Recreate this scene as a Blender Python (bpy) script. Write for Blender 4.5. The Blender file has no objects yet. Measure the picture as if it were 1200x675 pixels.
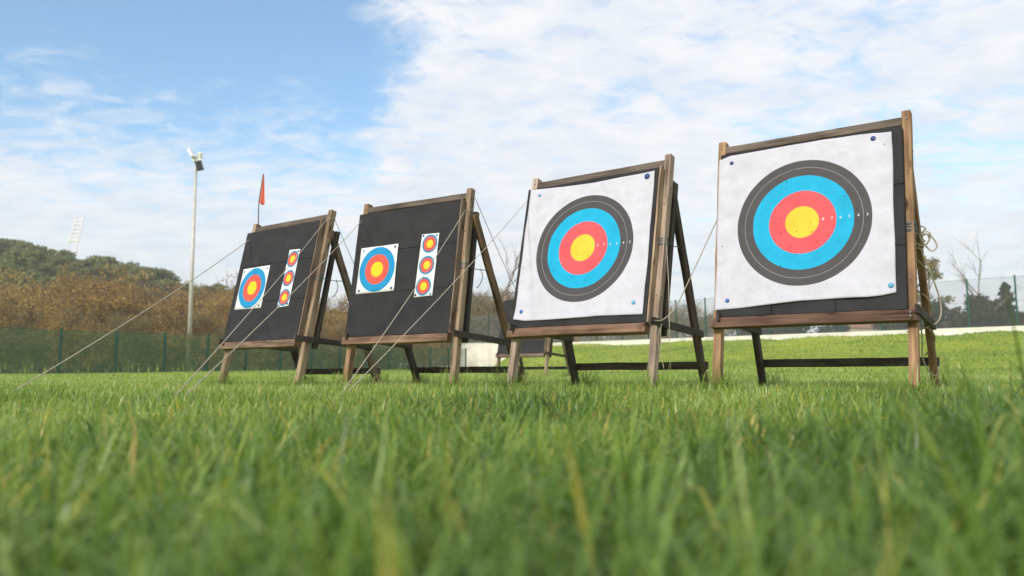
import bpy, bmesh, math, random
import numpy as np
from mathutils import Vector, Matrix, noise as mnoise

random.seed(7); rng = np.random.default_rng(7)
scene = bpy.context.scene
C = scene.collection
R = math.radians

# ------------------------------------------------------------------ camera
FPX, PITCH, ROLL, CAMH = 936.745, R(6.1018), R(-0.2257), 0.3006
cF = Vector((0, math.cos(PITCH), math.sin(PITCH)))
cU0 = Vector((0, -math.sin(PITCH), math.cos(PITCH)))
cR0 = Vector((1, 0, 0))
cR = cR0*math.cos(ROLL) + cU0*math.sin(ROLL)
cU = cU0*math.cos(ROLL) - cR0*math.sin(ROLL)
cam_d = bpy.data.cameras.new('camera')
cam = bpy.data.objects.new('camera', cam_d); C.objects.link(cam)
m = Matrix((cR, cU, -cF)).transposed().to_4x4(); m.translation = (0, 0, CAMH)
cam.matrix_world = m
cam_d.sensor_width = 36; cam_d.lens = FPX/1200*36
cam_d.clip_start = 0.02; cam_d.clip_end = 3000
cam_d.dof.use_dof = True; cam_d.dof.focus_distance = 6.8; cam_d.dof.aperture_fstop = 1.8
scene.camera = cam

def at(px, py, Y):
    """world point seen at photo pixel (px,py) at forward distance Y"""
    d = cF + cR*((px-600)/FPX) - cU*((py-337.5)/FPX)
    return Vector((0, 0, CAMH)) + d*(Y/d.y)

# ------------------------------------------------------------------ terrain
def sm(a, b, x):
    t = np.clip((x-a)/(b-a), 0, 1); return t*t*(3-2*t)
HX = np.array([-400, -100, 0, 60, 100, 150, 200, 250, 300, 400, 520, 640])
HY = np.array([282, 280, 283, 292, 300, 312, 325, 334, 345, 362, 385, 415])
WA = np.array([14.7, 61.0]); WD = np.array([.742, -.670]); WN = np.array([-.670, -.742])
def gz(x, y):
    x = np.asarray(x, float); y = np.asarray(y, float)
    z = np.where(y < 5, .03*np.maximum(y, -2), .15) + .27*sm(5, 42, y)
    z = z + .05*sm(12, 22, y)*np.sin(x*.35+1.3)*np.sin(y*.21+x*.11)
    s = (x-WA[0])*WN[0] + (y-WA[1])*WN[1]
    t = (x-WA[0])*WD[0] + (y-WA[1])*WD[1]
    ramp = sm(-.2, 4.6, x-(-3.2+(77-y)*.05))*sm(-26, -23.5, t)
    bump = 1 + .05*np.sin(t*.55+s*.3) + .03*np.sin(t*1.3+1)
    bank = 2.12*(1-sm(.5, 27, s))*ramp*np.where(s > .3, bump, 1)
    z = z + np.where(s > -1.1, bank, 1.9*sm(-26.8, -24.5, t)*sm(1.1, 2.4, -s))
    # wooded hill to the far left, behind the mesh fence
    yy = np.maximum(y, 1)
    px = 600 + 937*x/yy
    zo = .3 + (437-np.interp(px, HX, HY))/937*150
    hill = np.maximum(zo-9, 0)*sm(68, 150, y)*(1-.6*sm(190, 420, y))
    return z + np.where(y > 60, hill, 0)
def gzf(x, y): return float(gz(x, y))

# ------------------------------------------------------------------ materials
def new_mat(name):
    mt = bpy.data.materials.new(name); mt.use_nodes = True
    nt = mt.node_tree; nt.nodes.clear()
    out = nt.nodes.new('ShaderNodeOutputMaterial')
    b = nt.nodes.new('ShaderNodeBsdfPrincipled')
    nt.links.new(b.outputs[0], out.inputs[0])
    return mt, nt, b, out
def N(nt, typ, **kw):
    n = nt.nodes.new(typ)
    for k, v in kw.items():
        if k in n.inputs.keys() if hasattr(n, 'inputs') else False: n.inputs[k].default_value = v
        else: setattr(n, k, v)
    return n
def ramp(nt, stops, interp='LINEAR'):
    n = nt.nodes.new('ShaderNodeValToRGB'); cr = n.color_ramp; cr.interpolation = interp
    while len(cr.elements) < len(stops): cr.elements.new(.5)
    for e, (p, c) in zip(cr.elements, stops):
        e.position = p; e.color = (*c, 1)
    return n
def simple(name, col, rough=.6, var=.15, scale=8, bump=0, metallic=0, spec=.4):
    mt, nt, b, out = new_mat(name)
    tc = N(nt, 'ShaderNodeTexCoord'); nz = N(nt, 'ShaderNodeTexNoise'); nz.inputs['Scale'].default_value = scale; nz.inputs['Detail'].default_value = 6
    nt.links.new(tc.outputs['Object'], nz.inputs['Vector'])
    lo = tuple(c*(1-var) for c in col); hi = tuple(min(1, c*(1+var)) for c in col)
    rp = ramp(nt, [(.3, lo), (.7, hi)]); nt.links.new(nz.outputs['Fac'], rp.inputs[0]); nt.links.new(rp.outputs[0], b.inputs['Base Color'])
    b.inputs['Roughness'].default_value = rough; b.inputs['Metallic'].default_value = metallic; b.inputs['Specular IOR Level'].default_value = spec
    if bump:
        bp = N(nt, 'ShaderNodeBump'); bp.inputs['Strength'].default_value = bump; bp.inputs['Distance'].default_value = .01
        nt.links.new(nz.outputs['Fac'], bp.inputs['Height']); nt.links.new(bp.outputs[0], b.inputs['Normal'])
    return mt

def wood_material():
    mt, nt, b, out = new_mat('weathered_wood')
    L = nt.links.new
    tc = N(nt, 'ShaderNodeTexCoord'); oi = N(nt, 'ShaderNodeObjectInfo')
    add = N(nt, 'ShaderNodeVectorMath', operation='ADD'); L(tc.outputs['Object'], add.inputs[0])
    cmb = N(nt, 'ShaderNodeCombineXYZ'); mu = N(nt, 'ShaderNodeMath', operation='MULTIPLY'); mu.inputs[1].default_value = 37
    L(oi.outputs['Random'], mu.inputs[0])
    for i in range(3): L(mu.outputs[0], cmb.inputs[i])
    L(cmb.outputs[0], add.inputs[1])
    mp = N(nt, 'ShaderNodeMapping'); mp.inputs['Scale'].default_value = (60, 60, 2.2); L(add.outputs[0], mp.inputs[0])
    g = N(nt, 'ShaderNodeTexNoise'); g.inputs['Scale'].default_value = 1; g.inputs['Detail'].default_value = 5; g.inputs['Distortion'].default_value = .6
    L(mp.outputs[0], g.inputs['Vector'])
    mp2 = N(nt, 'ShaderNodeMapping'); mp2.inputs['Scale'].default_value = (9, 9, 2.5); L(add.outputs[0], mp2.inputs[0])
    st = N(nt, 'ShaderNodeTexNoise'); st.inputs['Scale'].default_value = 1; st.inputs['Detail'].default_value = 6; L(mp2.outputs[0], st.inputs['Vector'])
    # knots
    mp3 = N(nt, 'ShaderNodeMapping'); mp3.inputs['Scale'].default_value = (12, 12, 3.2); L(add.outputs[0], mp3.inputs[0])
    vo = N(nt, 'ShaderNodeTexVoronoi'); vo.inputs['Scale'].default_value = 1; L(mp3.outputs[0], vo.inputs['Vector'])
    kn = ramp(nt, [(.08, (.25, .2, .16)), (.2, (1, 1, 1))]); L(vo.outputs['Distance'], kn.inputs[0])
    gr = ramp(nt, [(.3, (.45, .43, .42)), (.5, (.95, .94, .92)), (.72, (1.25, 1.22, 1.18))]); L(g.outputs['Fac'], gr.inputs[0])
    sr = ramp(nt, [(.32, (.5, .47, .46)), (.6, (1.05, 1.05, 1.05)), (.8, (1.3, 1.3, 1.32))]); L(st.outputs['Fac'], sr.inputs[0])
    prev = oi.outputs['Color']
    for o in (gr, sr, kn):
        mx = N(nt, 'ShaderNodeMix', data_type='RGBA', blend_type='MULTIPLY'); mx.inputs[0].default_value = 1
        L(prev, mx.inputs[6]); L(o.outputs[0], mx.inputs[7]); prev = mx.outputs[2]
    L(prev, b.inputs['Base Color']); b.inputs['Roughness'].default_value = .78; b.inputs['Specular IOR Level'].default_value = .25
    bp = N(nt, 'ShaderNodeBump'); bp.inputs['Strength'].default_value = .5; bp.inputs['Distance'].default_value = .004
    L(g.outputs['Fac'], bp.inputs['Height']); L(bp.outputs[0], b.inputs['Normal'])
    return mt
WOOD = wood_material()

def foam_material():
    mt, nt, b, out = new_mat('black_foam'); L = nt.links.new
    tc = N(nt, 'ShaderNodeTexCoord')
    n1 = N(nt, 'ShaderNodeTexNoise'); n1.inputs['Scale'].default_value = 5; n1.inputs['Detail'].default_value = 6; L(tc.outputs['Object'], n1.inputs['Vector'])
    vo = N(nt, 'ShaderNodeTexVoronoi'); vo.inputs['Scale'].default_value = 38; L(tc.outputs['Object'], vo.inputs['Vector'])
    rp = ramp(nt, [(.28, (.019, .019, .022)), (.75, (.034, .034, .038))]); L(n1.outputs['Fac'], rp.inputs[0])
    # arrow holes, only a scatter of them towards the middle
    hl = ramp(nt, [(.12, (.2, .2, .2)), (.2, (1, 1, 1))]); L(vo.outputs['Distance'], hl.inputs[0])
    gt = N(nt, 'ShaderNodeMath', operation='GREATER_THAN'); gt.inputs[1].default_value = .80
    sp = N(nt, 'ShaderNodeSeparateColor'); L(vo.outputs['Color'], sp.inputs[0]); L(sp.outputs[0], gt.inputs[0])
    mx = N(nt, 'ShaderNodeMix', data_type='RGBA', blend_type='MULTIPLY'); L(gt.outputs[0], mx.inputs[0]); L(rp.outputs[0], mx.inputs[6]); L(hl.outputs[0], mx.inputs[7])
    L(mx.outputs[2], b.inputs['Base Color']); b.inputs['Roughness'].default_value = .75; b.inputs['Specular IOR Level'].default_value = .25
    n2 = N(nt, 'ShaderNodeTexNoise'); n2.inputs['Scale'].default_value = 220; L(tc.outputs['Object'], n2.inputs['Vector'])
    bp = N(nt, 'ShaderNodeBump'); bp.inputs['Strength'].default_value = .25; bp.inputs['Distance'].default_value = .003; L(n2.outputs['Fac'], bp.inputs['Height']); L(bp.outputs[0], b.inputs['Normal'])
    return mt
FOAM = foam_material()

def face_material(name, rings, white, dirt=.075):
    """printed target paper. rings: list of (radius, colour) from outside in, in the metres of the UV map; centres given by UV."""
    mt, nt, b, out = new_mat(name); L = nt.links.new
    uvn = N(nt, 'ShaderNodeUVMap')
    ln = N(nt, 'ShaderNodeVectorMath', operation='LENGTH'); L(uvn.outputs[0], ln.inputs[0])
    rmax = rings[0][0]*1.6
    dv = N(nt, 'ShaderNodeMath', operation='DIVIDE'); dv.inputs[1].default_value = rmax; L(ln.outputs['Value'], dv.inputs[0])
    stops = [(0, rings[-1][1])]
    for i in range(len(rings)-1, -1, -1):
        stops.append((rings[i][0]/rmax, rings[i-1][1] if i > 0 else white))
    rp = ramp(nt, stops, 'CONSTANT'); L(dv.outputs[0], rp.inputs[0])
    tc = N(nt, 'ShaderNodeTexCoord')
    nz = N(nt, 'ShaderNodeTexNoise'); nz.inputs['Scale'].default_value = 6; nz.inputs['Detail'].default_value = 8; nz.inputs['Roughness'].default_value = .65; L(tc.outputs['Object'], nz.inputs['Vector'])
    dr = ramp(nt, [(.25, (1-2.2*dirt,)*3), (.6, (1, 1, 1))]); L(nz.outputs['Fac'], dr.inputs[0])
    mx = N(nt, 'ShaderNodeMix', data_type='RGBA', blend_type='MULTIPLY'); mx.inputs[0].default_value = 1; L(rp.outputs[0], mx.inputs[6]); L(dr.outputs[0], mx.inputs[7])
    vo = N(nt, 'ShaderNodeTexVoronoi'); vo.inputs['Scale'].default_value = 26; L(tc.outputs['Object'], vo.inputs['Vector'])
    hl = ramp(nt, [(.10, (.16, .14, .13)), (.17, (1, 1, 1))]); L(vo.outputs['Distance'], hl.inputs[0])
    sp = N(nt, 'ShaderNodeSeparateColor'); L(vo.outputs['Color'], sp.inputs[0])
    gt = N(nt, 'ShaderNodeMath', operation='GREATER_THAN'); L(sp.outputs[0], gt.inputs[0])
    # holes are most frequent near the gold
    cl = N(nt, 'ShaderNodeMapRange'); cl.inputs['From Min'].default_value = .05; cl.inputs['From Max'].default_value = .45; cl.inputs['To Min'].default_value = .38; cl.inputs['To Max'].default_value = .97
    L(ln.outputs['Value'], cl.inputs[0]); L(cl.outputs[0], gt.inputs[1])
    m2 = N(nt, 'ShaderNodeMix', data_type='RGBA', blend_type='MULTIPLY'); L(gt.outputs[0], m2.inputs[0]); L(mx.outputs[2], m2.inputs[6]); L(hl.outputs[0], m2.inputs[7])
    L(m2.outputs[2], b.inputs['Base Color']); b.inputs['Roughness'].default_value = .65; b.inputs['Specular IOR Level'].default_value = .25
    n3 = N(nt, 'ShaderNodeTexNoise'); n3.inputs['Scale'].default_value = 14; n3.inputs['Detail'].default_value = 4; n3.inputs['Distortion'].default_value = .8; L(tc.outputs['Object'], n3.inputs['Vector'])
    bp = N(nt, 'ShaderNodeBump'); bp.inputs['Strength'].default_value = .35; bp.inputs['Distance'].default_value = .01; L(n3.outputs['Fac'], bp.inputs['Height']); L(bp.outputs[0], b.inputs['Normal'])
    return mt
WHITE = (.585, .58, .67); GREYK = (.072, .068, .074); LINEK = (.30, .27, .27)
BLUE = (.004, .40, .68); RED = (.80, .095, .115); GOLD = (.83, .55, .045)
FACE_BIG = face_material('large_face_print', [
    (.6115, (.50, .49, .55)), (.6095, WHITE), (.4885+.061, (.50, .49, .55)), (.4885+.059, WHITE),
    (.488, GREYK), (.4295, LINEK), (.4265, GREYK), (.366, BLUE), (.3062, (.01, .34, .60)), (.3042, BLUE),
    (.244, RED), (.184, (.72, .08, .10)), (.182, RED), (.122, GOLD), (.062, (.70, .47, .05)), (.060, GOLD)], WHITE)
SW = (.80, .82, .84); SB = (.01, .27, .56); SR = (.78, .10, .07); SG = (.90, .58, .02)
FACE_MID = face_material('medium_face_print', [(.242, SB), (.2025, (.03, .33, .62)), (.2005, SB), (.161, SR), (.121, (.65, .08, .06)), (.119, SR), (.081, SG), (.041, (.8, .48, .02)), (.039, SG)], SW, .03)
FACE_TRI = face_material('triple_face_print', [(.097, (.02, .30, .54)), (.087, (.03, .17, .33)), (.076, SR), (.041, SG), (.021, (.85, .68, .15)), (.020, SG)], SW, .03)
PIN_DARK = simple('dark_blue_plastic', (.012, .05, .20), .4, .1)
PIN_BLUE = simple('blue_plastic', (.02, .13, .45), .4, .1)
PIN_PALE = simple('pale_blue_plastic', (.10, .34, .55), .4, .1)
PIN_BLACK = simple('black_plastic', (.02, .025, .03), .4, .1)
INK_WHITE = simple('white_ink', (.8, .8, .8), .6, .03)
ROPE = simple('pale_rope', (.42, .37, .29), .9, .25, 60)
ROPE_DARK = simple('grey_rope', (.20, .20, .18), .9, .25, 60)
CORD = simple('blue_grey_cord', (.10, .15, .18), .8, .3, 60)
FLAGM = simple('red_flag_cloth', (.66, .16, .10), .8, .15, 20)
FLAGPOLE = simple('thin_grey_rod', (.10, .09, .085), .6, .1)
STEEL = simple('dull_steel_bolt', (.16, .15, .14), .5, .2, metallic=.7)
POLE_W = simple('galvanised_pole', (.58, .56, .52), .5, .08, 3, metallic=.15)
LAMP_W = simple('white_lamp_housing', (.78, .78, .76), .45, .04)
LAMP_K = simple('dark_lamp_glass', (.045, .05, .065), .3, .1)
TOWER_W = simple('white_painted_steel', (.80, .79, .76), .55, .04)
GREENPOST = simple('green_powder_coat', (.010, .075, .050), .45, .1)
WALLW = simple('white_render', (.84, .81, .74), .8, .12, 1.6, .15)
BUILD_W = simple('pale_pink_render', (.62, .50, .44), .85, .08, 1)
BUILD_R = simple('clay_roof', (.30, .15, .10), .85, .15, 3)
WIN_K = simple('dark_window_glass', (.05, .06, .07), .2, .1)

def net_material(name, col, alpha):
    mt, nt, b, out = new_mat(name); L = nt.links.new
    b.inputs['Base Color'].default_value = (*col, 1); b.inputs['Roughness'].default_value = .8
    tr = N(nt, 'ShaderNodeBsdfTransparent'); mx = N(nt, 'ShaderNodeMixShader')
    tc = N(nt, 'ShaderNodeTexCoord'); nz = N(nt, 'ShaderNodeTexNoise'); nz.inputs['Scale'].default_value = .8; nz.inputs['Detail'].default_value = 3
    L(tc.outputs['Object'], nz.inputs['Vector'])
    mr = N(nt, 'ShaderNodeMapRange'); mr.inputs['To Min'].default_value = alpha-.05; mr.inputs['To Max'].default_value = alpha+.05; L(nz.outputs['Fac'], mr.inputs[0])
    L(mr.outputs[0], mx.inputs[0]); L(tr.outputs[0], mx.inputs[1]); L(b.outputs[0], mx.inputs[2]); L(mx.outputs[0], out.inputs[0])
    return mt
NET_L = net_material('green_windbreak_net', (.05, .19, .095), .40)
NET_R = net_material('grey_green_net', (.16, .19, .20), .22)

def leaf_material(name, cols, trans=.25, rough=.6):
    mt, nt, b, out = new_mat(name); L = nt.links.new
    at_ = N(nt, 'ShaderNodeAttribute', attribute_name='tint')
    oi = N(nt, 'ShaderNodeObjectInfo')
    ad = N(nt, 'ShaderNodeMath', operation='MULTIPLY_ADD'); ad.inputs[1].default_value = .35; L(oi.outputs['Random'], ad.inputs[0])
    sc = N(nt, 'ShaderNodeMath', operation='MULTIPLY'); sc.inputs[1].default_value = .65; L(at_.outputs['Fac'], sc.inputs[0]); L(sc.outputs[0], ad.inputs[2])
    rp = ramp(nt, cols); L(ad.outputs[0], rp.inputs[0])
    L(rp.outputs[0], b.inputs['Base Color']); b.inputs['Roughness'].default_value = rough; b.inputs['Specular IOR Level'].default_value = .2
    tl = N(nt, 'ShaderNodeBsdfTranslucent'); L(rp.outputs[0], tl.inputs[0])
    mx = N(nt, 'ShaderNodeMixShader'); mx.inputs[0].default_value = trans; L(b.outputs[0], mx.inputs[1]); L(tl.outputs[0], mx.inputs[2]); L(mx.outputs[0], out.inputs[0])
    return mt
PINE = leaf_material('pine_needles', [(0, (.10, .135, .045)), (.5, (.20, .24, .085)), (1, (.31, .33, .13))])
BROWN = leaf_material('russet_twigs', [(0, (.18, .11, .04)), (.45, (.40, .25, .08)), (.8, (.52, .37, .14)), (1, (.27, .25, .10))])
OLIVE = leaf_material('olive_scrub', [(0, (.13, .11, .05)), (.5, (.26, .21, .095)), (1, (.21, .23, .085))])
DARKG = leaf_material('dark_evergreen_leaves', [(0, (.025, .036, .018)), (.5, (.055, .062, .030)), (1, (.10, .095, .045))])
BARK = simple('grey_brown_bark', (.12, .085, .06), .9, .3, 6)
BARKP = simple('pale_twig_bark', (.17, .125, .085), .9, .25, 6)

def grass_material():
    mt, nt, b, out = new_mat('grass_blades'); L = nt.links.new
    at_ = N(nt, 'ShaderNodeAttribute', attribute_name='tint')
    rp = ramp(nt, [(0, (.06, .13, .02)), (.22, (.14, .26, .04)), (.42, (.22, .36, .06)), (.60, (.29, .40, .06)), (.78, (.37, .47, .09)), (.89, (.45, .54, .20)), (.92, (.60, .56, .09)), (.965, (.62, .48, .12)), (1, (.42, .28, .13))])
    L(at_.outputs['Fac'], rp.inputs[0]); L(rp.outputs[0], b.inputs['Base Color'])
    b.inputs['Roughness'].default_value = .38; b.inputs['Specular IOR Level'].default_value = .6
    tl = N(nt, 'ShaderNodeBsdfTranslucent'); L(rp.outputs[0], tl.inputs[0])
    mx = N(nt, 'ShaderNodeMixShader'); mx.inputs[0].default_value = .42; L(b.outputs[0], mx.inputs[1]); L(tl.outputs[0], mx.inputs[2]); L(mx.outputs[0], out.inputs[0])
    return mt
GRASS = grass_material()
def ground_material():
    mt, nt, b, out = new_mat('lawn_ground'); L = nt.links.new
    tc = N(nt, 'ShaderNodeTexCoord')
    n1 = N(nt, 'ShaderNodeTexNoise'); n1.inputs['Scale'].default_value = .16; n1.inputs['Detail'].default_value = 8; n1.inputs['Roughness'].default_value = .65; L(tc.outputs['Object'], n1.inputs['Vector'])
    n2 = N(nt, 'ShaderNodeTexNoise'); n2.inputs['Scale'].default_value = 9; n2.inputs['Detail'].default_value = 6; L(tc.outputs['Object'], n2.inputs['Vector'])
    r1 = ramp(nt, [(.32, (.15, .23, .028)), (.5, (.28, .36, .045)), (.66, (.40, .44, .07))]); L(n1.outputs['Fac'], r1.inputs[0])
    r2 = ramp(nt, [(.3, (.6, .62, .55)), (.7, (1.15, 1.15, 1.1))]); L(n2.outputs['Fac'], r2.inputs[0])
    mx = N(nt, 'ShaderNodeMix', data_type='RGBA', blend_type='MULTIPLY'); mx.inputs[0].default_value = 1; L(r1.outputs[0], mx.inputs[6]); L(r2.outputs[0], mx.inputs[7])
    L(mx.outputs[2], b.inputs['Base Color']); b.inputs['Roughness'].default_value = .9; b.inputs['Specular IOR Level'].default_value = .1
    bp = N(nt, 'ShaderNodeBump'); bp.inputs['Strength'].default_value = .6; bp.inputs['Distance'].default_value = .1; L(n2.outputs['Fac'], bp.inputs['Height']); L(bp.outputs[0], b.inputs['Normal'])
    return mt

# ------------------------------------------------------------------ object helpers
def tag(o, label=None, cat=None, group=None, kind=None):
    if label: o['label'] = label
    if cat: o['category'] = cat
    if group: o['group'] = group
    if kind: o['kind'] = kind
    return o
def mesh_obj(name, verts, faces, mat, parent=None, smooth=False):
    me = bpy.data.meshes.new(name); me.from_pydata([tuple(v) for v in verts], [], faces); me.update()
    if mat: me.materials.append(mat)
    if smooth:
        for p in me.polygons: p.use_smooth = True
    o = bpy.data.objects.new(name, me); C.objects.link(o)
    if parent: o.parent = parent
    return o
def bm_obj(name, bm, mat, parent=None, smooth=False):
    me = bpy.data.meshes.new(name); bm.to_mesh(me); bm.free()
    if mat: me.materials.append(mat)
    if smooth:
        for p in me.polygons: p.use_smooth = True
    o = bpy.data.objects.new(name, me); C.objects.link(o)
    if parent: o.parent = parent
    return o
def empty(name, loc, rz=0):
    o = bpy.data.objects.new(name, None); C.objects.link(o); o.location = loc; o.rotation_euler = (0, 0, rz)
    o.empty_display_size = .1
    return o
def add_box(bm, c, s, bevel=0):
    r = bmesh.ops.create_cube(bm, size=1, matrix=Matrix.Translation(c) @ Matrix.Diagonal((*s, 1)))
    if bevel:
        es = list({e for v in r['verts'] for e in v.link_edges})
        bmesh.ops.bevel(bm, geom=es, offset=bevel, segments=2, affect='EDGES', profile=.6)
def board(name, p0, p1, w, d, col, parent, side=Vector((1, 0, 0)), wob=.0035, bevel=.005, mat=None):
    """timber from p0 to p1; w along `side`, d across it. Own local z runs along the grain."""
    p0 = Vector(p0); p1 = Vector(p1); z = (p1-p0); ln = z.length; z.normalize()
    x = (side - z*side.dot(z)).normalized(); y = z.cross(x)
    bm = bmesh.new(); add_box(bm, (0, 0, ln/2), (w, d, ln), bevel)
    n = max(2, int(ln/.12))
    for i in range(1, n):
        bmesh.ops.bisect_plane(bm, geom=bm.verts[:]+bm.edges[:]+bm.faces[:], plane_co=(0, 0, ln*i/n), plane_no=(0, 0, 1))
    sd = random.random()*50
    for v in bm.verts:
        v.co.x += wob*mnoise.noise((sd, v.co.z*3, 0)) + wob*.4*mnoise.noise((v.co.x*9+sd, v.co.z*9, 3))
        v.co.y += wob*mnoise.noise((sd+9, v.co.z*3, 5)) + wob*.4*mnoise.noise((v.co.y*9+sd, v.co.z*9, 7))
    o = bm_obj(name, bm, mat or WOOD, parent)
    mw = Matrix((x, y, z)).transposed().to_4x4(); mw.translation = p0
    o.matrix_local = mw; k = random.uniform(.88, 1.12); o.color = (col[0]*k, col[1]*k, col[2]*k, 1)
    return o
def tube_geo(pts, r, sides=6, r1=None):
    V = []; F = []; n = len(pts); pts = [Vector(p) for p in pts]
    for i, p in enumerate(pts):
        t = (pts[min(i+1, n-1)] - pts[max(i-1, 0)])
        t = t.normalized() if t.length > 1e-9 else Vector((0, 0, 1))
        a = t.orthogonal().normalized() if i == 0 else (a - t*a.dot(t)).normalized()
        b = t.cross(a); rr = r if r1 is None else r+(r1-r)*i/(n-1)
        for k in range(sides):
            an = 2*math.pi*k/sides; V.append(p + (a*math.cos(an)+b*math.sin(an))*rr)
    for i in range(n-1):
        for k in range(sides):
            k2 = (k+1) % sides; F.append((i*sides+k, i*sides+k2, (i+1)*sides+k2, (i+1)*sides+k))
    F.append(tuple(range(sides))[::-1]); F.append(tuple(range((n-1)*sides, n*sides)))
    return V, F
def multi_tube(name, lines, r, mat, parent=None, sides=6):
    V = []; F = []
    for pts in lines:
        v, f = tube_geo(pts, r, sides); o = len(V); V += v; F += [tuple(i+o for i in q) for q in f]
    return mesh_obj(name, V, F, mat, parent, True)
def sag_line(a, b, sag, n=24):
    a = Vector(a); b = Vector(b)
    return [a.lerp(b, i/n) - Vector((0, 0, sag*4*(i/n)*(1-i/n))) for i in range(n+1)]
def spline(pts, n=8):
    P = [Vector(p) for p in pts]; P = [2*P[0]-P[1]] + P + [2*P[-1]-P[-2]]; out = []
    for i in range(1, len(P)-2):
        for k in range(n):
            t = k/n; a, b, c, d = P[i-1:i+3]
            out.append(.5*((2*b)+(c-a)*t+(2*a-5*b+4*c-d)*t*t+(3*b-a-3*c+d)*t**3))
    return out+[P[-2]]

# ------------------------------------------------------------------ the target stands
Q = [(-2.877, 8.707, R(-37.158), .21306, -.0202), (-1.207, 7.898, R(-32.153), .14794, -.0127),
     (.4561, 6.5646, R(-37.095), .22114, .0086), (2.076, 5.6788, R(-35.245), .15525, .0242)]
far = at(607, 437, 19.0)
Q.append((far.x, 19.0, R(-34), .20, gzf(far.x, 19)-.13))
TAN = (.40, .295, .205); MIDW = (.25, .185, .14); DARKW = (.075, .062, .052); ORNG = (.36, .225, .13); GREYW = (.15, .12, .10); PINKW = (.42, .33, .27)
HL = .705; FT = 2.055; NP = -.08
class Stand: pass
stands = []
SL = ['weathered wooden A-frame target stand with the small red flag on its left post',
      'weathered wooden A-frame target stand with orange-brown left leg, second from left, medium and triple faces',
      'weathered wooden A-frame target stand with pinkish right leg, holding the middle large target',
      'weathered wooden A-frame target stand at the right, tangled pale rope on its rear leg',
      'small distant wooden target stand seen between the legs of nearer stands']
COLS = [dict(pl=TAN, pr=TAN, ledge=(.26, .18, .13), rl=MIDW),
        dict(pl=ORNG, pr=TAN, ledge=(.23, .145, .10), rl=(.22, .135, .08)),
        dict(pl=PINKW, pr=PINKW, ledge=(.24, .145, .10), rl=(.085, .062, .048)),
        dict(pl=ORNG, pr=ORNG, ledge=(.16, .095, .07), rl=(.32, .18, .10)),
        dict(pl=TAN, pr=TAN, ledge=(.2, .15, .12), rl=MIDW)]
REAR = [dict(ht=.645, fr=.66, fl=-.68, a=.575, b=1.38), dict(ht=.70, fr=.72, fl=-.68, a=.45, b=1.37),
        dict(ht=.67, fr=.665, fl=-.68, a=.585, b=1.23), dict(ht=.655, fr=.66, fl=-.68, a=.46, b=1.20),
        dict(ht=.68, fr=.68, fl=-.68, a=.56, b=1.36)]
for b, (X, Y, yaw, lean, z0) in enumerate(Q):
    g = gzf(X, Y)
    S = Stand(); stands.append(S)
    S.root = empty('target_stand', (X, Y, g), yaw); S.dz = z0-g
    tag(S.root, SL[b], 'target stand', 'archery target stands')
    S.mw = Matrix.Translation((X, Y, g)) @ Matrix.Rotation(yaw, 4, 'Z')
    sl, cl = math.sin(lean), math.cos(lean)
    def P(u, v, n, sl=sl, cl=cl, dz=S.dz): return Vector((u, v*sl - n*cl, v*cl + n*sl + dz))
    S.P = P; S.W = (lambda u, v, n, S=S: S.mw @ S.P(u, v, n)); S.L = (lambda u, bk, z, S=S: S.mw @ Vector((u, bk, z+S.dz)))
    cc = COLS[b]; t = S.root; SX = Vector((1, 0, 0))
    gl = .09 - S.dz*0
    board('post', P(-.709, .06, NP-.035), P(-.709, 2.205, NP-.035), .062, .075, cc['pl'], t, SX)
    board('post', P(.668, .06, NP-.035), P(.668, 2.205, NP-.035), .060, .072, cc['pr'], t, SX)
    # ledge in front of the posts that carries the foam
    board('ledge', P(-.735, HL-.038, NP/2+.006), P(.715 if b == 3 else .636, HL-.038, NP/2+.006), .076, .090, cc['ledge'], t, P(0, 1, 0)-P(0, 0, 0))
    board('top_rail', P(-.677, 2.128, NP-.03), P(.637, 2.128, NP-.03), .062, .050, GREYW, t, P(0, 1, 0)-P(0, 0, 0))
    if b != 3:
        board('side_board', P(.6455, HL+.003, -.040), P(.6455, FT+.01, -.040), .017, .078, MIDW if b != 2 else TAN, t, SX)
        board('rear_batten', P(.672, HL-.05, NP-.15), P(.672, FT-.06, NP-.15), .05, .05, DARKW, t, SX)
    rr = REAR[b]
    za, zb = 1.90, .04
    def RL(u, z, rr=rr): return Vector((u, rr['a']+(rr['b']-rr['a'])*(za-z)/(za-zb), z+S.dz))
    S.RL = RL
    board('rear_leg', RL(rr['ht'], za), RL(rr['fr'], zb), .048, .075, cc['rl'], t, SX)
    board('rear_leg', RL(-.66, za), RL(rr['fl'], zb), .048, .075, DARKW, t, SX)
    uo = .05
    for sgn, uf in ((1, rr['fr']), (-1, rr['fl'])):
        ur = RL((.5*(rr['ht']+rr['fr']) if sgn > 0 else rr['fl']), .63)
        up = .668+.0475 if sgn > 0 else -.709+.0475
        a = Vector((up, .07, .70+S.dz)); c = Vector((ur.x+.037, ur.y+.05, .625+S.dz))
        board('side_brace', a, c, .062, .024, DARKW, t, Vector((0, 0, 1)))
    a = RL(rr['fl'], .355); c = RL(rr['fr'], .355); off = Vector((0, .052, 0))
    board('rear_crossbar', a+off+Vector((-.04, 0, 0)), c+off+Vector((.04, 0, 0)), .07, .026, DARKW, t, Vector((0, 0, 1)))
    # hinge bolts
    for um, vv, nn, ln, ax in ((.668, 1.90, NP-.035, .07, 'Y'), (-.709, 1.90, NP-.035, .07, 'Y')):
        bm = bmesh.new(); bmesh.ops.create_cone(bm, cap_ends=True, segments=10, radius1=.009, radius2=.009, depth=ln, matrix=Matrix.Translation(P(um, vv, nn)) @ Matrix.Rotation(math.pi/2, 4, ax))
        bm_obj('hinge_bolt', bm, STEEL, t)


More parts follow.
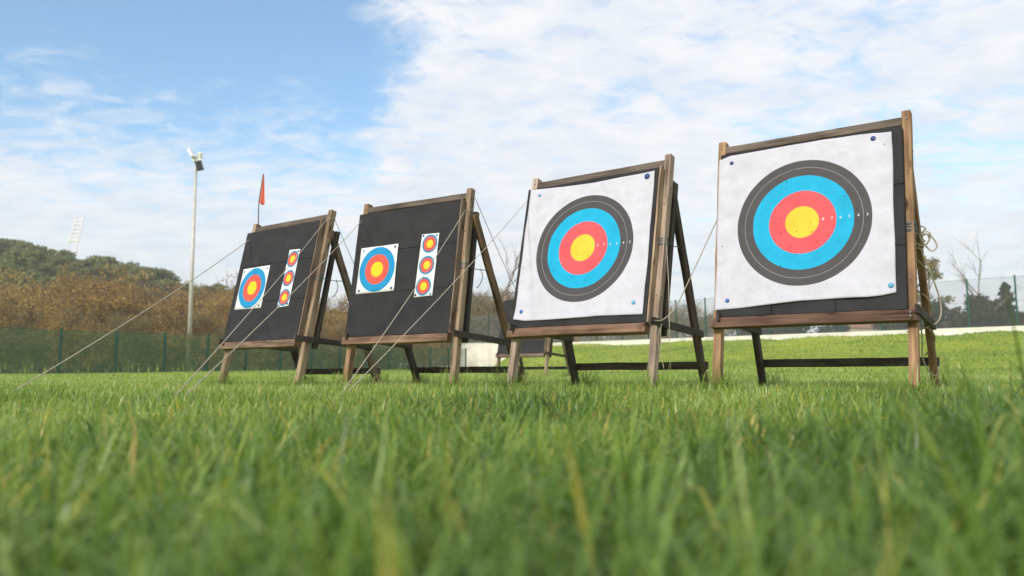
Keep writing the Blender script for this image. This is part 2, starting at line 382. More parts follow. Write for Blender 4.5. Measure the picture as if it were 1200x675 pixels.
FL = ['black foam butt with two small faces on the stand with the red flag',
      'black foam butt with medium and triple faces on the second stand from left',
      'black foam butt behind the large white face, middle stand',
      'black foam butt behind the wrinkled large white face at the right',
      'bare black foam butt on the small distant stand']
FOAMX = [(-.705, .634), (-.712, .634), (-.716, .634), (-.688, .652), (-.70, .634)]
for b, S in enumerate(stands[:4]):
    for (u_, v_, n_) in ((-.70, HL-.03, .052), (-.70, HL-.055, .052), ((.68 if b == 3 else .60), HL-.03, .052), ((.68 if b == 3 else .60), HL-.055, .052), (.668, 2.14, NP+.003), (-.709, 2.14, NP+.003), (.668, .95, NP+.003), (.668, 1.75, NP+.003)):
        bm = bmesh.new(); bmesh.ops.create_cone(bm, cap_ends=True, segments=8, radius1=.0075, radius2=.006, depth=.008, matrix=Matrix.Translation(S.P(u_, v_, n_)) @ Matrix.Rotation(math.pi/2-Q[b][3], 4, 'X'))
        bm_obj('bolt_head', bm, STEEL, S.root)
for b, S in enumerate(stands):
    x0, x1 = FOAMX[b]; root = empty('foam_butt', (0, 0, 0)); root.matrix_world = S.mw @ Matrix.Translation(S.P(0, HL+.003, NP)) @ Matrix.Rotation(-Q[b][3], 4, 'X')
    tag(root, FL[b], 'foam butt', 'foam target butts')
    h = FT-HL-.003
    # three layers of blocks; local frame: x=u, z=v, y=back
    rows = [0, .455, .905, h]; 
    if b == 3: cuts = [(x0, -.264, .19, x1), (x0, -.05, x1), (x0, .2, x1)]
    else: cuts = [(x0, x1)]*3
    for r in range(3):
        for c in range(len(cuts[r])-1):
            bm = bmesh.new(); a, d = cuts[r][c], cuts[r][c+1]
            j = random.uniform(-.003, .003); gp = .0018
            add_box(bm, ((a+d)/2, -.04+j, (rows[r]+rows[r+1])/2), (d-a-gp, .078, rows[r+1]-rows[r]-gp), .005)
            bm_obj('foam_block', bm, FOAM, root)
    S.foam = root

# ------------------------------------------------------------------ target faces
def ease(x): return x*x*(3-2*x)
def make_pin(root, pos, nrm_rot, r, mat):
    bm = bmesh.new()
    bmesh.ops.create_uvsphere(bm, u_segments=12, v_segments=6, radius=r, matrix=Matrix.Translation(pos) @ nrm_rot @ Matrix.Diagonal((1, .45, 1, 1)))
    return bm_obj('pin', bm, mat, root, True)
def numbers(root, items, size, zf):
    """white printed score numbers laid on the sheet (local x/z plane, front is -y)"""
    for txt, x, z in items:
        V = []; F = []
        cu = bpy.data.curves.new('t', 'FONT'); cu.body = txt; cu.size = size; cu.align_x = 'CENTER'; cu.align_y = 'CENTER'; cu.extrude = .0004; cu.resolution_u = 3
        ob = bpy.data.objects.new('t', cu); C.objects.link(ob)
        dg = bpy.context.evaluated_depsgraph_get(); me = bpy.data.meshes.new_from_object(ob.evaluated_get(dg))
        o = len(V); yy = zf(x, z)-.0022
        for v in me.vertices: V.append((x+v.co.x, yy-v.co.z, z+v.co.y))
        for p in me.polygons: F.append(tuple(i+o for i in p.vertices))
        bpy.data.objects.remove(ob); bpy.data.curves.remove(cu); bpy.data.meshes.remove(me)
        mesh_obj('score_number', V, F, INK_WHITE, root)
def big_face(b, cen, top, bot, left, right, label, pins, seed, curl):
    S = stands[b]; lean = Q[b][3]
    root_m = S.mw @ Matrix.Translation(S.P(0, 0, 0)) @ Matrix.Rotation(-lean, 4, 'X')
    n = 90; V = []; UVs = []; F = []
    def xs(t): return left + (right-left)*t
    def zt(t): return np.interp(t, [q[0] for q in top], [q[1] for q in top])
    def zb(t): return np.interp(t, [q[0] for q in bot], [q[1] for q in bot])
    def disp(x, z):
        w = .010 + .005*mnoise.noise((x*2.2+seed, z*1.6, seed)) + .0035*mnoise.noise((x*4+z*3+seed, z*9-x*3, 1))
        r = mnoise.ridged_multi_fractal((x*1.4+seed, z*2.0+x*.8, seed), .9, 2.1, 4, 1., 2.)
        w += .0055*(r-1.2)
        return -max(w, .003)
    def disp_full(x, z):
        y = disp(x, z)
        for (cx, cz, rad, amt) in curl:
            d = math.hypot(x-cx, z-cz)
            if d < rad: y -= amt*ease(1-d/rad)
        for (px_, pz_, r_, m_) in pins:
            d = math.hypot(x-px_, z-pz_)
            if d < .16: k = ease(1-d/.16); y = y*(1-.75*k) - .003*k
        return y
    for j in range(n+1):
        for i in range(n+1):
            ti = i/n; tj = j/n; x = xs(ti)
            z = zb(ti) + (zt(ti)-zb(ti))*tj
            zz0 = zb(0)+(zt(0)-zb(0))*tj
            x += .006*mnoise.noise((z*3+seed, ti*2, 4))*(1 if i in (0, n) else .3)
            V.append((x, disp_full(x, z), z)); UVs.append((x-cen[0], z-cen[1]))
    for j in range(n):
        for i in range(n):
            a = j*(n+1)+i; F.append((a, a+1, a+n+2, a+n+1))
    o = mesh_obj('paper_target', V, F, FACE_BIG, None, True)
    uvl = o.data.uv_layers.new(name='UVMap')
    for lp in o.data.loops: uvl.data[lp.index].uv = UVs[lp.vertex_index]
    so = o.modifiers.new('thickness', 'SOLIDIFY'); so.thickness = .0012; so.offset = 0
    o.matrix_world = root_m; tag(o, label, 'paper target', 'paper targets pinned to the butts')
    for (x, z, r, mt) in pins: make_pin(o, Vector((x, disp_full(x, z)-.003, z)), Matrix.Identity(4), r, mt)
    its = [(t, cen[0]+.061*(k+2.5), cen[1]-.0+.004) for k, t in enumerate(['8', '7', '6', '5', '4', '3'])]
    numbers(o, its, .030, lambda x, z: min(disp_full(x+dx, z+dz_) for dx in (-.012, 0, .012) for dz_ in (-.012, 0, .012)))
    return o
big_face(3, (-.041, 1.405), [(0, 2.005), (.07, 2.03), (.4, 2.035), (.62, 2.04), (.9, 2.028), (1, 2.006)],
         [(0, .765), (.17, .772), (.35, .789), (.5, .803), (.69, .806), (.86, .802), (.93, .810), (1, .826)], -.695, .588,
         'large wrinkled white paper target with curled bottom edge on the rightmost butt',
         [(-.591, 1.967, .016, PIN_DARK), (.462, 1.985, .019, PIN_DARK), (-.60, .835, .017, PIN_BLUE), (.558, .878, .020, PIN_PALE)], 3.1,
         [(.30, .79, .25, .014), (-.25, .78, .2, .008), (.59, 2.0, .12, .02)])
big_face(2, (-.031, 1.400), [(0, 2.045), (.1, 2.033), (.28, 2.018), (.55, 2.006), (.82, 2.016), (1, 2.02)],
         [(0, .785), (.1, .768), (.4, .768), (.68, .778), (1, .772)], -.678, .604,
         'large white paper target with flat bottom edge on the middle stand',
         [(-.569, 1.972, .016, PIN_PALE), (.535, 1.982, .026, PIN_DARK), (-.607, .855, .018, PIN_BLUE), (.512, .875, .018, PIN_PALE)], 11.7,
         [(-.66, .79, .14, .02), (.57, 2.0, .1, .012)])

def small_face(b, name, corners, mat, circles, label, pins, rot=0):
    S = stands[b]; root_m = S.mw @ Matrix.Translation(S.P(0, 0, 0)) @ Matrix.Rotation(-Q[b][3], 4, 'X')
    TL, TR, BR, BL = [Vector(c) for c in corners]; nx, nz = (12, 12*len(circles)); V = []; UVs = []; F = []
    zmid = [(circles[k][1]+circles[k+1][1])/2 for k in range(len(circles)-1)]
    def dsp(x, z): return -(.0045 + .003*mnoise.noise((x*5+b*3, z*4, 2)))
    for j in range(nz+1):
        for i in range(nx+1):
            p = (BL.lerp(BR, i/nx)).lerp(TL.lerp(TR, i/nx), j/nz)
            k = min(j*len(circles)//nz, len(circles)-1)
            V.append((p.x, dsp(p.x, p.y), p.y))
    for j in range(nz):
        for i in range(nx):
            a = j*(nx+1)+i; F.append((a, a+1, a+nx+2, a+nx+1))
    o = mesh_obj('paper_target', V, F, mat, None, True)
    uvl = o.data.uv_layers.new(name='UVMap')
    for f in o.data.polygons:
        c = f.center; ci = min(circles, key=lambda q: abs(q[1]-c.z))
        for li in f.loop_indices:
            v = o.data.vertices[o.data.loops[li].vertex_index].co; uvl.data[li].uv = (v.x-ci[0], v.z-ci[1])
    so = o.modifiers.new('thickness', 'SOLIDIFY'); so.thickness = .001; so.offset = 0
    o.matrix_world = root_m; tag(o, label, 'paper target', 'paper targets pinned to the butts')
    for (x, z, mt) in pins: make_pin(o, Vector((x, dsp(x, z)-.004, z)), Matrix.Identity(4), .013, mt)
small_face(1, 'm', [(-.618, 1.662), (-.108, 1.668), (-.102, 1.168), (-.624, 1.160)], FACE_MID, [(-.365, 1.414)],
           'square blue, red and gold face on the second butt from left', [(-.145, 1.64, PIN_BLACK), (-.58, 1.195, PIN_DARK), (-.14, 1.20, PIN_DARK), (-.58, 1.632, PIN_PALE)])
small_face(0, 'm', [(-.603, 1.588), (-.099, 1.594), (-.101, 1.088), (-.609, 1.092)], FACE_MID, [(-.355, 1.340)],
           'square blue, red and gold face on the leftmost butt below the red flag', [(-.14, 1.56, PIN_PALE), (-.57, 1.55, PIN_PALE), (-.15, 1.12, PIN_BLACK)])
small_face(1, 't', [(.193, 1.738), (.412, 1.732), (.401, 1.090), (.170, 1.082)], FACE_TRI, [(.304, 1.63), (.292, 1.408), (.280, 1.19)],
           'narrow vertical triple face of three small rings on the second butt from left', [(.215, 1.72, PIN_BLUE), (.385, 1.712, PIN_PALE), (.19, 1.105, PIN_BLACK), (.375, 1.11, PIN_PALE)])
small_face(0, 't', [(.205, 1.748), (.392, 1.740), (.388, 1.086), (.197, 1.073)], FACE_TRI, [(.292, 1.632), (.290, 1.408), (.288, 1.186)],
           'narrow vertical triple face of three small rings on the leftmost butt', [(.37, 1.715, PIN_DARK), (.22, 1.095, PIN_BLUE), (.365, 1.11, PIN_BLACK)])

# ------------------------------------------------------------------ ropes, cords, flag
def rope(label, lines, r, mat, name='guy_rope', cat='rope', group=None):
    o = multi_tube(name, lines, r, mat); tag(o, label, cat, group); return o
def wrap(S, u, v, n, w, d, turns=2, rise=.03):
    pts = []
    for k in range(turns*8+1):
        a = k/8*2*math.pi; pts.append(S.W(u+w*math.cos(a), v+rise*k/8/turns, n+d*math.sin(a)))
    return pts
def gpt(px, py, z):
    a = at(px, py, 1.0); k = (z-CAMH)/(a.z-CAMH); return Vector((a.x*k, k, z))
s0, s1, s2, s3 = stands[:4]
peg0, peg1, peg2 = gpt(15, 459, .195), gpt(205, 464, .195), gpt(401, 460, .195)
GR = 'guy ropes holding the target stands'
rope('pale guy rope running from the flagged stand down to the far left grass', [sag_line(s0.W(-.745, 2.06, NP-.04), peg0, .04), wrap(s0, -.709, 2.05, NP-.035, .036, .043)], .0046, ROPE, group=GR)
rope('pale guy rope crossing the leftmost butt from its right post to the grass', [sag_line(s0.W(.66, 2.10, NP+.01), peg1, .03), wrap(s0, .668, 2.09, NP-.035, .036, .042)], .0034, ROPE, group=GR)
rope('pale guy rope from the second stand crossing in front of the leftmost butt', [sag_line(s1.W(-.745, 2.07, NP-.04), peg1+Vector((.05, 0, 0)), .03), wrap(s1, -.709, 2.06, NP-.035, .036, .043)], .0034, ROPE, group=GR)
rope('pale guy rope crossing the second butt from its own right post to the grass', [sag_line(s1.W(.66, 1.98, NP+.01), peg2, .03), wrap(s1, .668, 1.97, NP-.035, .036, .042)], .0034, ROPE, group=GR)
rope('pale guy rope from the middle stand crossing in front of the second butt', [sag_line(s2.W(-.745, 2.07, NP-.04), peg2+Vector((.03, 0, 0)), .03), wrap(s2, -.709, 2.06, NP-.035, .036, .043)], .0034, ROPE, group=GR)
rope('thin rope behind the flagged stand running from its right post backward', [sag_line(s0.W(.70, 2.1, NP-.07), at(473, 434, 13), .05)], .0035, ROPE_DARK, group=GR)
rope('thin rope behind the second stand running from its right post backward', [sag_line(s1.W(.70, 2.12, NP-.07), at(650, 434, 11.6), .05)], .0035, ROPE_DARK, group=GR)
# slack rope from the right stand to the middle stand
a = s3.W(-.745, 1.55, NP-.03); e = s2.L(.72, .10, .70)
rope('slack pale rope hanging between the middle stand and the right stand', [spline([a, at(803, 338, 6.3), at(790, 362, 6.35), at(776, 375, 6.3), e]), wrap(s3, -.709, 1.53, NP-.035, .036, .043)], .0045, ROPE)
e1 = s2.W(.70, 1.45, NP-.02)
rope('thin pale strings dangling from the right post of the middle stand',
     [[e1, at(783.5, 330, 6.0), at(784.5, 385, 6.0), at(785.5, 432, 6.0)], spline([at(773, 384, 6.0), at(771, 400, 6.0), at(775, 418, 6.0), at(778, 432, 6.0)]), spline([at(775, 380, 6.0), at(774, 395, 6.0), at(776, 410, 6.0)])], .0026, ROPE, name='string', cat='string')
# blue-grey cords tying posts to rear legs
CG = 'cords tying posts to rear legs'
CL = ['blue-grey cord tying the right post of the flagged stand to its rear leg',
      'grey cord tying the right post of the second stand to its rear leg',
      'blue-grey cord tying the right post of the middle stand to its rear leg',
      'grey cord wound round the right post of the rightmost stand']
for b, v in enumerate((1.42, 1.40, 1.42, 1.32)):
    S = stands[b]; zz = 1.37; e = S.mw @ S.RL(.5*(REAR[b]['ht']+REAR[b]['fr']), zz)
    st = S.W(.70, v, NP-.07)
    lines = [wrap(S, .668, v-.03, NP-.035, .036, .042, 3, .07), wrap(S, .668, v+.03, NP-.035, .037, .043, 2, -.10), sag_line(st, e, .015 if b < 3 else .03, 10)]
    mid = st.lerp(e, .55)
    if b < 2: lines.append(spline([mid, mid+Vector((.02, 0, -.08)), mid+Vector((.0, 0, -.15)), mid+Vector((-.04, 0, -.20))]))
    rope(CL[b], lines, .0045, CORD, name='tie_cord', cat='cord', group=CG)
# tangled rope on the right stand's rear leg
rr = REAR[3]
def leg3(z, a, r=.045):
    p = s3.RL(rr['ht']+(rr['fr']-rr['ht'])*(za-z)/(za-zb), z); return s3.mw @ (p+Vector((r*math.cos(a), r*1.1*math.sin(a), 0)))
ln = []
p0 = s3.mw @ s3.RL(rr['ht'], 1.27)
for k in range(5):
    random.seed(40+k); c = p0 + Vector((random.uniform(-.03, .05), random.uniform(-.06, .0), random.uniform(-.04, .06)))
    rx, rz, ph = random.uniform(.03, .075), random.uniform(.03, .055), random.uniform(0, 3)
    ln.append([c + Vector((rx*math.cos(t*.5+ph), .025*math.sin(t*.9+k), rz*math.sin(t*.5+ph))) for t in range(14)])
ln.append(spline([p0, p0+Vector((.07, -.03, .02)), p0+Vector((.13, -.02, -.06)), p0+Vector((.10, 0, -.10)), p0+Vector((.03, 0, -.03))]))
ln.append(spline([leg3(1.25-.085*k, 2.2*k+.4, .05+.008*(k % 2)) for k in range(11)]))
ln.append(spline([leg3(1.22, -1.5, .05), leg3(1.0, -.6, .08), leg3(.8, .3, .10), leg3(.66, -.6, .10), leg3(.60, -1.8, .10), leg3(.58, -2.6, .16)]))
ln.append(spline([leg3(.62, -2.2, .07), leg3(.5, -2.6, .06), leg3(.38, -2.6, .07), leg3(.27, -1.9, .06), leg3(.25, -1.0, .05), leg3(.31, -.6, .05)]))
rope('tangled pale rope wound down the rear leg of the rightmost stand', ln, .0055, ROPE, name='tangled_rope', cat='rope')
random.seed(99)
# flag on the left post of the first stand
fl = empty('marker_flag', s0.W(-.709, 2.2, NP-.05)); tag(fl, 'small limp red flag on a thin rod above the leftmost stand', 'flag')
fb = fl.location.copy(); ftop = at(308.5, 204, fb.y+.15)-fb; fmid = at(303.5, 236, fb.y+.08)-fb
v_, f_ = tube_geo([Vector((0, 0, -.12)), fmid*.5+Vector((-.006, 0, 0)), fmid, ftop], .007, 8); mesh_obj('flag_rod', v_, f_, FLAGPOLE, fl, True)
Vf = []; Ff = []
nu, nv = 8, 16
for j in range(nv+1):
    t = j/nv; base = ftop.lerp(fmid+(fmid-ftop)*.02, t); wd = .010+.070*min(1, t*1.05)
    for i in range(nu+1):
        s = i/nu
        drop = -.03*s*t - (.05*s if j == nv else 0)*0
        Vf.append(base + Vector((wd*s, .022*math.sin(s*9+t*2.5)*s*(.3+t), drop - .02*math.sin(s*3)*t*t)))
for j in range(nv):
    for i in range(nu):
        q = j*(nu+1)+i; Ff.append((q, q+1, q+nu+2, q+nu+1))
fo = mesh_obj('flag_cloth', Vf, Ff, FLAGM, fl, True); fo.modifiers.new('thickness', 'SOLIDIFY').thickness = .002

# ------------------------------------------------------------------ ground
def build_ground():
    ys = np.concatenate([np.linspace(-150, -4, 14), np.linspace(-3, 12, 61), np.linspace(12.5, 100, 150), np.linspace(102, 260, 60), np.linspace(275, 455, 8)])
    xs = np.concatenate([np.linspace(-445, -262, 8), np.linspace(-250, -62, 50), np.linspace(-60, 60, 161), np.linspace(63, 250, 40), np.linspace(265, 445, 8)])
    Xg, Yg = np.meshgrid(xs, ys); Z = gz(Xg, Yg)
    # behind the wall line the ground is level with the fence foot
    V = np.stack([Xg.ravel(), Yg.ravel(), Z.ravel()], 1); nx = len(xs); ny = len(ys)
    i, j = np.meshgrid(np.arange(nx-1), np.arange(ny-1)); a = (j*nx+i).ravel()
    F = np.stack([a, a+1, a+nx+1, a+nx], 1)
    me = bpy.data.meshes.new('ground'); me.vertices.add(len(V)); me.vertices.foreach_set('co', V.ravel())
    me.loops.add(F.size); me.loops.foreach_set('vertex_index', F.ravel().astype(np.int32))
    me.polygons.add(len(F)); me.polygons.foreach_set('loop_start', np.arange(0, F.size, 4, dtype=np.int32)); me.polygons.foreach_set('use_smooth', np.ones(len(F), bool))
    me.update(); me.validate(); me.materials.append(ground_material())
    o = bpy.data.objects.new('ground', me); C.objects.link(o); tag(o, 'rough green lawn rising to a grass bank', 'lawn', kind='structure')
build_ground()

# ------------------------------------------------------------------ grass
def vnoise(x, y, s):
    """cheap smooth 2-D value noise in numpy"""
    r = np.random.default_rng(s).random((64, 64))
    xi = np.floor(x).astype(int); yi = np.floor(y).astype(int); fx = x-xi; fy = y-yi
    fx = fx*fx*(3-2*fx); fy = fy*fy*(3-2*fy)
    g = lambda a, b: r[a % 64, b % 64]
    return (g(xi, yi)*(1-fx)+g(xi+1, yi)*fx)*(1-fy) + (g(xi, yi+1)*(1-fx)+g(xi+1, yi+1)*fx)*fy
def build_grass():
    parts = []
    def zone(y0, y1, dens, hmean, wmean, xm=.78, xo=1.0):
        area = (y1-y0)*(xm*(y0+y1)+2*xo); n = int(area*dens)
        y = y0+(y1-y0)*rng.random(n*2); x = (rng.random(n*2)*2-1)*(xm*y1+xo)
        k = (np.abs(x) < xm*y+xo); x = x[k][:n]; y = y[k][:n]; n = len(x)
        patch = vnoise(x*1.7+9, y*1.7, 1)*.6+vnoise(x*5, y*5, 2)*.4
        h = hmean*(.45+.75*rng.random(n)**1.3)*(.65+.75*patch)
        # the tall clumps to the right of the camera
        tall = sm(.7, 1.2, y)*sm(.28, .75, x/np.maximum(y, .5)+.16*(vnoise(x*3, y*3, 5)-.5))*(1-sm(2.6, 4.6, y))
        h *= 1+1.2*tall*(.25+1.2*vnoise(x*6+3, y*6, 6)**1.5)
        w = wmean*(.6+.8*rng.random(n))
        return x, y, h, w
    zs = [(.22, 1.1, 2700, .205, .0062), (1.1, 2.4, 2600, .165, .0062), (2.4, 5, 2200, .112, .0060), (5, 10, 1200, .078, .0065), (10, 20, 240, .080, .013), (20, 45, 60, .07, .018)]
    X, Y, H, W = [np.concatenate(c) for c in zip(*[zone(*z) for z in zs])]
    # the bank
    n = 70000; bx = rng.uniform(-14, 62, n); by = rng.uniform(22, 82, n)
    s = (bx-WA[0])*WN[0]+(by-WA[1])*WN[1]; k = (s > .3) & (s < 34); bx, by = bx[k], by[k]
    X = np.concatenate([X, bx]); Y = np.concatenate([Y, by]); H = np.concatenate([H, .10+.16*rng.random(len(bx))*vnoise(bx, by, 8)]); W = np.concatenate([W, np.full(len(bx), .035)])
    # dead straw low between the blades, longer tufts left round the feet of the stands
    n = 5000; sy_ = .3+4.7*rng.random(n)**.7; sx_ = (rng.random(n)*2-1)*(.78*sy_+1); k0 = len(X)
    X = np.concatenate([X, sx_]); Y = np.concatenate([Y, sy_]); H = np.concatenate([H, .04+.06*rng.random(n)]); W = np.concatenate([W, .0035+.002*rng.random(n)])
    straw = np.zeros(len(X), bool); straw[k0:] = True
    for S in stands:
        for u_, b_ in ((-.709, .12), (.668, .12), (-.68, 1.3), (.68, 1.3)):
            p = S.mw @ Vector((u_, b_, 0)); n = 170; rr_ = .02+.17*rng.random(n); aa = rng.random(n)*2*np.pi
            X = np.concatenate([X, p.x+rr_*np.cos(aa)]); Y = np.concatenate([Y, p.y+rr_*np.sin(aa)]); H = np.concatenate([H, .10+.19*rng.random(n)**1.5]); W = np.concatenate([W, .006+.002*rng.random(n)]); straw = np.concatenate([straw, np.zeros(n, bool)])
    # clear of the wall and outside the fence
    s = (X-WA[0])*WN[0]+(Y-WA[1])*WN[1]; fs = (X+19.4)*.894-(Y-34.4)*.447
    k = (s > .15) & (fs > .1); X, Y, H, W, straw = X[k], Y[k], H[k], W[k], straw[k]
    n = len(X); Z = gz(X, Y)-.01
    az = rng.random(n)*2*np.pi
    tuft = vnoise(X*7+2, Y*7, 21)*4*np.pi; kk = rng.random(n) < .55
    az = np.where(kk, tuft+.7*rng.standard_normal(n), az)
    th0 = .10+.75*rng.random(n)**1.3; kap = 2.3*rng.random(n)**1.5+.1
    lax = (rng.random(n) < .22) & (Y < 5)
    H = np.where(lax, H*1.35, H); kap = np.where(lax, 1.3+1.6*rng.random(n), kap); W = W*np.where(lax, 1.2, 1.0)
    tint = np.clip(.31+.14*sm(1.0, 3, Y)+.20*sm(3, 9, Y)-.20*sm(8, 22, X)*sm(15, 30, Y)+.55*(vnoise(X*.9, Y*.9, 11)-.5)+.30*(vnoise(X*4, Y*4, 12)-.5)+.20*rng.standard_normal(n), 0, .89)
    dry = rng.random(n) < .025+.10*np.clip(vnoise(X*1.3+4, Y*1.3, 13)-.55, 0, 1); tint = np.where(dry, .90+.08*rng.random(n), tint); tint = np.where(straw, .95+.05*rng.random(n), tint)
    sx, sy = -np.sin(az+.6*(rng.random(n)-.5)), np.cos(az+.6*(rng.random(n)-.5))
    wk = [.70, 1.0, .95, .66, 0]
    px_, py_, pz_ = X.copy(), Y.copy(), Z.copy(); pts = []
    for i, q in enumerate(wk):
        if i:
            th = th0+kap*((i-.5)/4)**1.25; st = H/4
            px_ = px_+np.cos(az)*np.sin(th)*st+.03*st; py_ = py_+np.sin(az)*np.sin(th)*st; pz_ = pz_+np.cos(th)*st
        if q > 0:
            pts.append(np.stack([px_-sx*W*q/2, py_-sy*W*q/2, pz_], 1)); pts.append(np.stack([px_+sx*W*q/2, py_+sy*W*q/2, pz_], 1))
        else: pts.append(np.stack([px_, py_, pz_], 1))
    V = np.stack(pts, 1).reshape(-1, 3)
    base = (np.arange(n)*9)[:, None]
    lv = (base+np.array([0, 1, 3, 2, 2, 3, 5, 4, 4, 5, 7, 6, 6, 7, 8])[None]).ravel().astype(np.int32)
    ls = ((np.arange(n)*15)[:, None]+np.array([0, 4, 8, 12])[None]).ravel().astype(np.int32)
    me = bpy.data.meshes.new('grass'); me.vertices.add(n*9); me.vertices.foreach_set('co', V.ravel())
    me.loops.add(n*15); me.loops.foreach_set('vertex_index', lv)
    me.polygons.add(n*4); me.polygons.foreach_set('loop_start', ls); me.polygons.foreach_set('use_smooth', np.ones(n*4, bool))
    a = me.attributes.new('tint', 'FLOAT', 'POINT'); a.data.foreach_set('value', np.repeat(tint, 9).astype(np.float32))
    me.update(); me.materials.append(GRASS)
    o = bpy.data.objects.new('grass', me); C.objects.link(o); tag(o, 'long green grass blades with a few dry yellow ones', 'grass', kind='stuff')
    print('blades', n)
build_grass()

# ------------------------------------------------------------------ fences, wall
def mesh_panel_strip(name, pts, h, mat, parent):
    V = []; F = []
    for p in pts: V += [p+Vector((0, 0, .03)), p+Vector((0, 0, h))]
    for i in range(len(pts)-1): F.append((2*i, 2*i+2, 2*i+3, 2*i+1))
    return mesh_obj(name, V, F, mat, parent)
def fence(label, pts, h, mat, pw):
    o = empty('mesh_fence', pts[0]); tag(o, label, 'fence'); L = [p-pts[0] for p in pts]
    d = (pts[1]-pts[0]).normalized(); d.z = 0; nrm = Vector((-d.y, d.x, 0))
    mesh_panel_strip('netting', [p+nrm*.05 for p in L], h-.04, mat, o)
    lines = [[p+nrm*.05+Vector((0, 0, zz)) for p in L] for zz in (.06, h*.5, h-.05)]
    multi_tube('tension_wire', lines, .008, GREENPOST, o, 5)
    for p in L:
        bm = bmesh.new(); add_box(bm, (0, 0, h/2-.1), (pw, pw, h+.2), .01)
        add_box(bm, (0, 0, h+.01), (pw*1.2, pw*1.2, .02), 0)
        q = bm_obj('post', bm, GREENPOST, o); q.location = p; q.rotation_euler = (0, 0, math.atan2(d.y, d.x))
lf = []
for s in range(-9, 14):
    x, y = -19.4+1.2*s, 34.4+2.4*s; lf.append(Vector((x, y, gzf(x, y)-.02)))
fence('green netted fence with green posts along the brown thicket at left', lf, 1.95, NET_L, .10)
WT = 2.98
rf = []
for k in range(-11, 22):
    x, y = 14.7+1.9*k, 61-1.715*k; rf.append(Vector((x-WN[0]*.16, y-WN[1]*.16, WT)))
fence('tall grey netted fence on top of the white wall at right', rf, 3.02, NET_R, .09)
# white retaining wall under it
bm = bmesh.new()
ws = [(-26.9+2.5*k) for k in range(0, 40)]
V = []; F = []
for t in ws:
    base = WA+WD*t; zt = WT + (.30*(1-float(sm(-26.9, -16, t))))
    for s_, zz in ((.03, -.3), (.03, zt-.12), (.07, zt-.10), (.07, zt), (-1.3, zt), (-1.3, -.3)):
        p = base+WN*s_; V.append((p[0], p[1], zz))
m_ = 6
for i in range(len(ws)-1):
    for k in range(m_-1): F.append((i*m_+k, (i+1)*m_+k, (i+1)*m_+k+1, i*m_+k+1))
F.append(tuple(range(m_))); F.append(tuple(range((len(ws)-1)*m_, len(ws)*m_))[::-1])
wl = mesh_obj('retaining_wall', V, F, WALLW); tag(wl, 'long white rendered retaining wall half buried by the grass bank', 'wall')

# ------------------------------------------------------------------ floodlight pole and stadium tower
fp = at(221, 420, 42.5); fz = gzf(fp.x, fp.y)
fo = empty('floodlight_mast', (fp.x, fp.y, fz)); tag(fo, 'tall pale floodlight mast above the brown thicket, two lamp heads on top', 'floodlight')
top = at(227.5, 189, 42.5); top = Vector((fp.x, fp.y, top.z)); Hh = (top.z-fz)/.75; fo.scale = (.75,)*3
v_, f_ = tube_geo([Vector((0, 0, -.2)), Vector((0, 0, Hh))], .17, 12, .09); mesh_obj('pole', v_, f_, POLE_W, fo, True)
bm = bmesh.new(); add_box(bm, (.1, -.1, Hh+.05), (.75, .14, .14), .01); bm_obj('crossbar', bm, LAMP_W, fo)
bm = bmesh.new(); add_box(bm, (0, 0, 0), (.24, .5, .85), .05); add_box(bm, (0, -.27, 0), (.2, .04, .72), .01); add_box(bm, (.15, .1, -.2), (.08, .2, .22), .01)
q = bm_obj('lamp_head', bm, LAMP_W, fo); q.location = (-.30, -.1, Hh+.50); q.rotation_euler = (R(-18), R(-34), 0)
bm = bmesh.new(); add_box(bm, (0, 0, 0), (.42, .36, .72), .04); add_box(bm, (0, -.2, 0), (.36, .04, .62), .01)
q = bm_obj('lamp_head', bm, LAMP_K, fo); q.location = (.30, -.15, Hh-.36); q.rotation_euler = (R(15), R(-14), 0)
bm = bmesh.new(); add_box(bm, (0, 0, 0), (.28, .3, .5), .04)
q = bm_obj('lamp_head', bm, LAMP_W, fo); q.location = (.22, .05, Hh+.42); q.rotation_euler = (R(25), R(12), 0)

TY = 330
A0, A1 = at(73, 314, TY), at(89.5, 253, TY); B0, B1 = at(83.5, 314, TY), at(98.5, 253, TY)
to = empty('stadium_light_tower', (A0.x, A0.y, gzf(A0.x, A0.y))); tag(to, 'white leaning stadium light tower with slatted lamp panel beyond the wooded hill', 'light tower')
org = to.location.copy(); down = -.9
for (p, q) in ((A0, A1), (B0, B1)):
    low = p+(p-q)*down*-1.0
    v_, f_ = tube_geo([low-org, q-org], .30, 8); mesh_obj('leg', v_, f_, TOWER_W, to, True)
for t in (.60, .68, .76, .84, .92):
    a, c = A0.lerp(A1, t)-org, B0.lerp(B1, t)-org
    v_, f_ = tube_geo([a, c], .36, 6); mesh_obj('lamp_row', v_, f_, TOWER_W, to)
for t, ex in ((.52, 1.2), ):
    a, c = A0.lerp(A1, t)-org, B0.lerp(B1, t)-org; e = (c-a)*.16
    v_, f_ = tube_geo([a-e, c+e], .45, 6); mesh_obj('platform', v_, f_, TOWER_W, to)

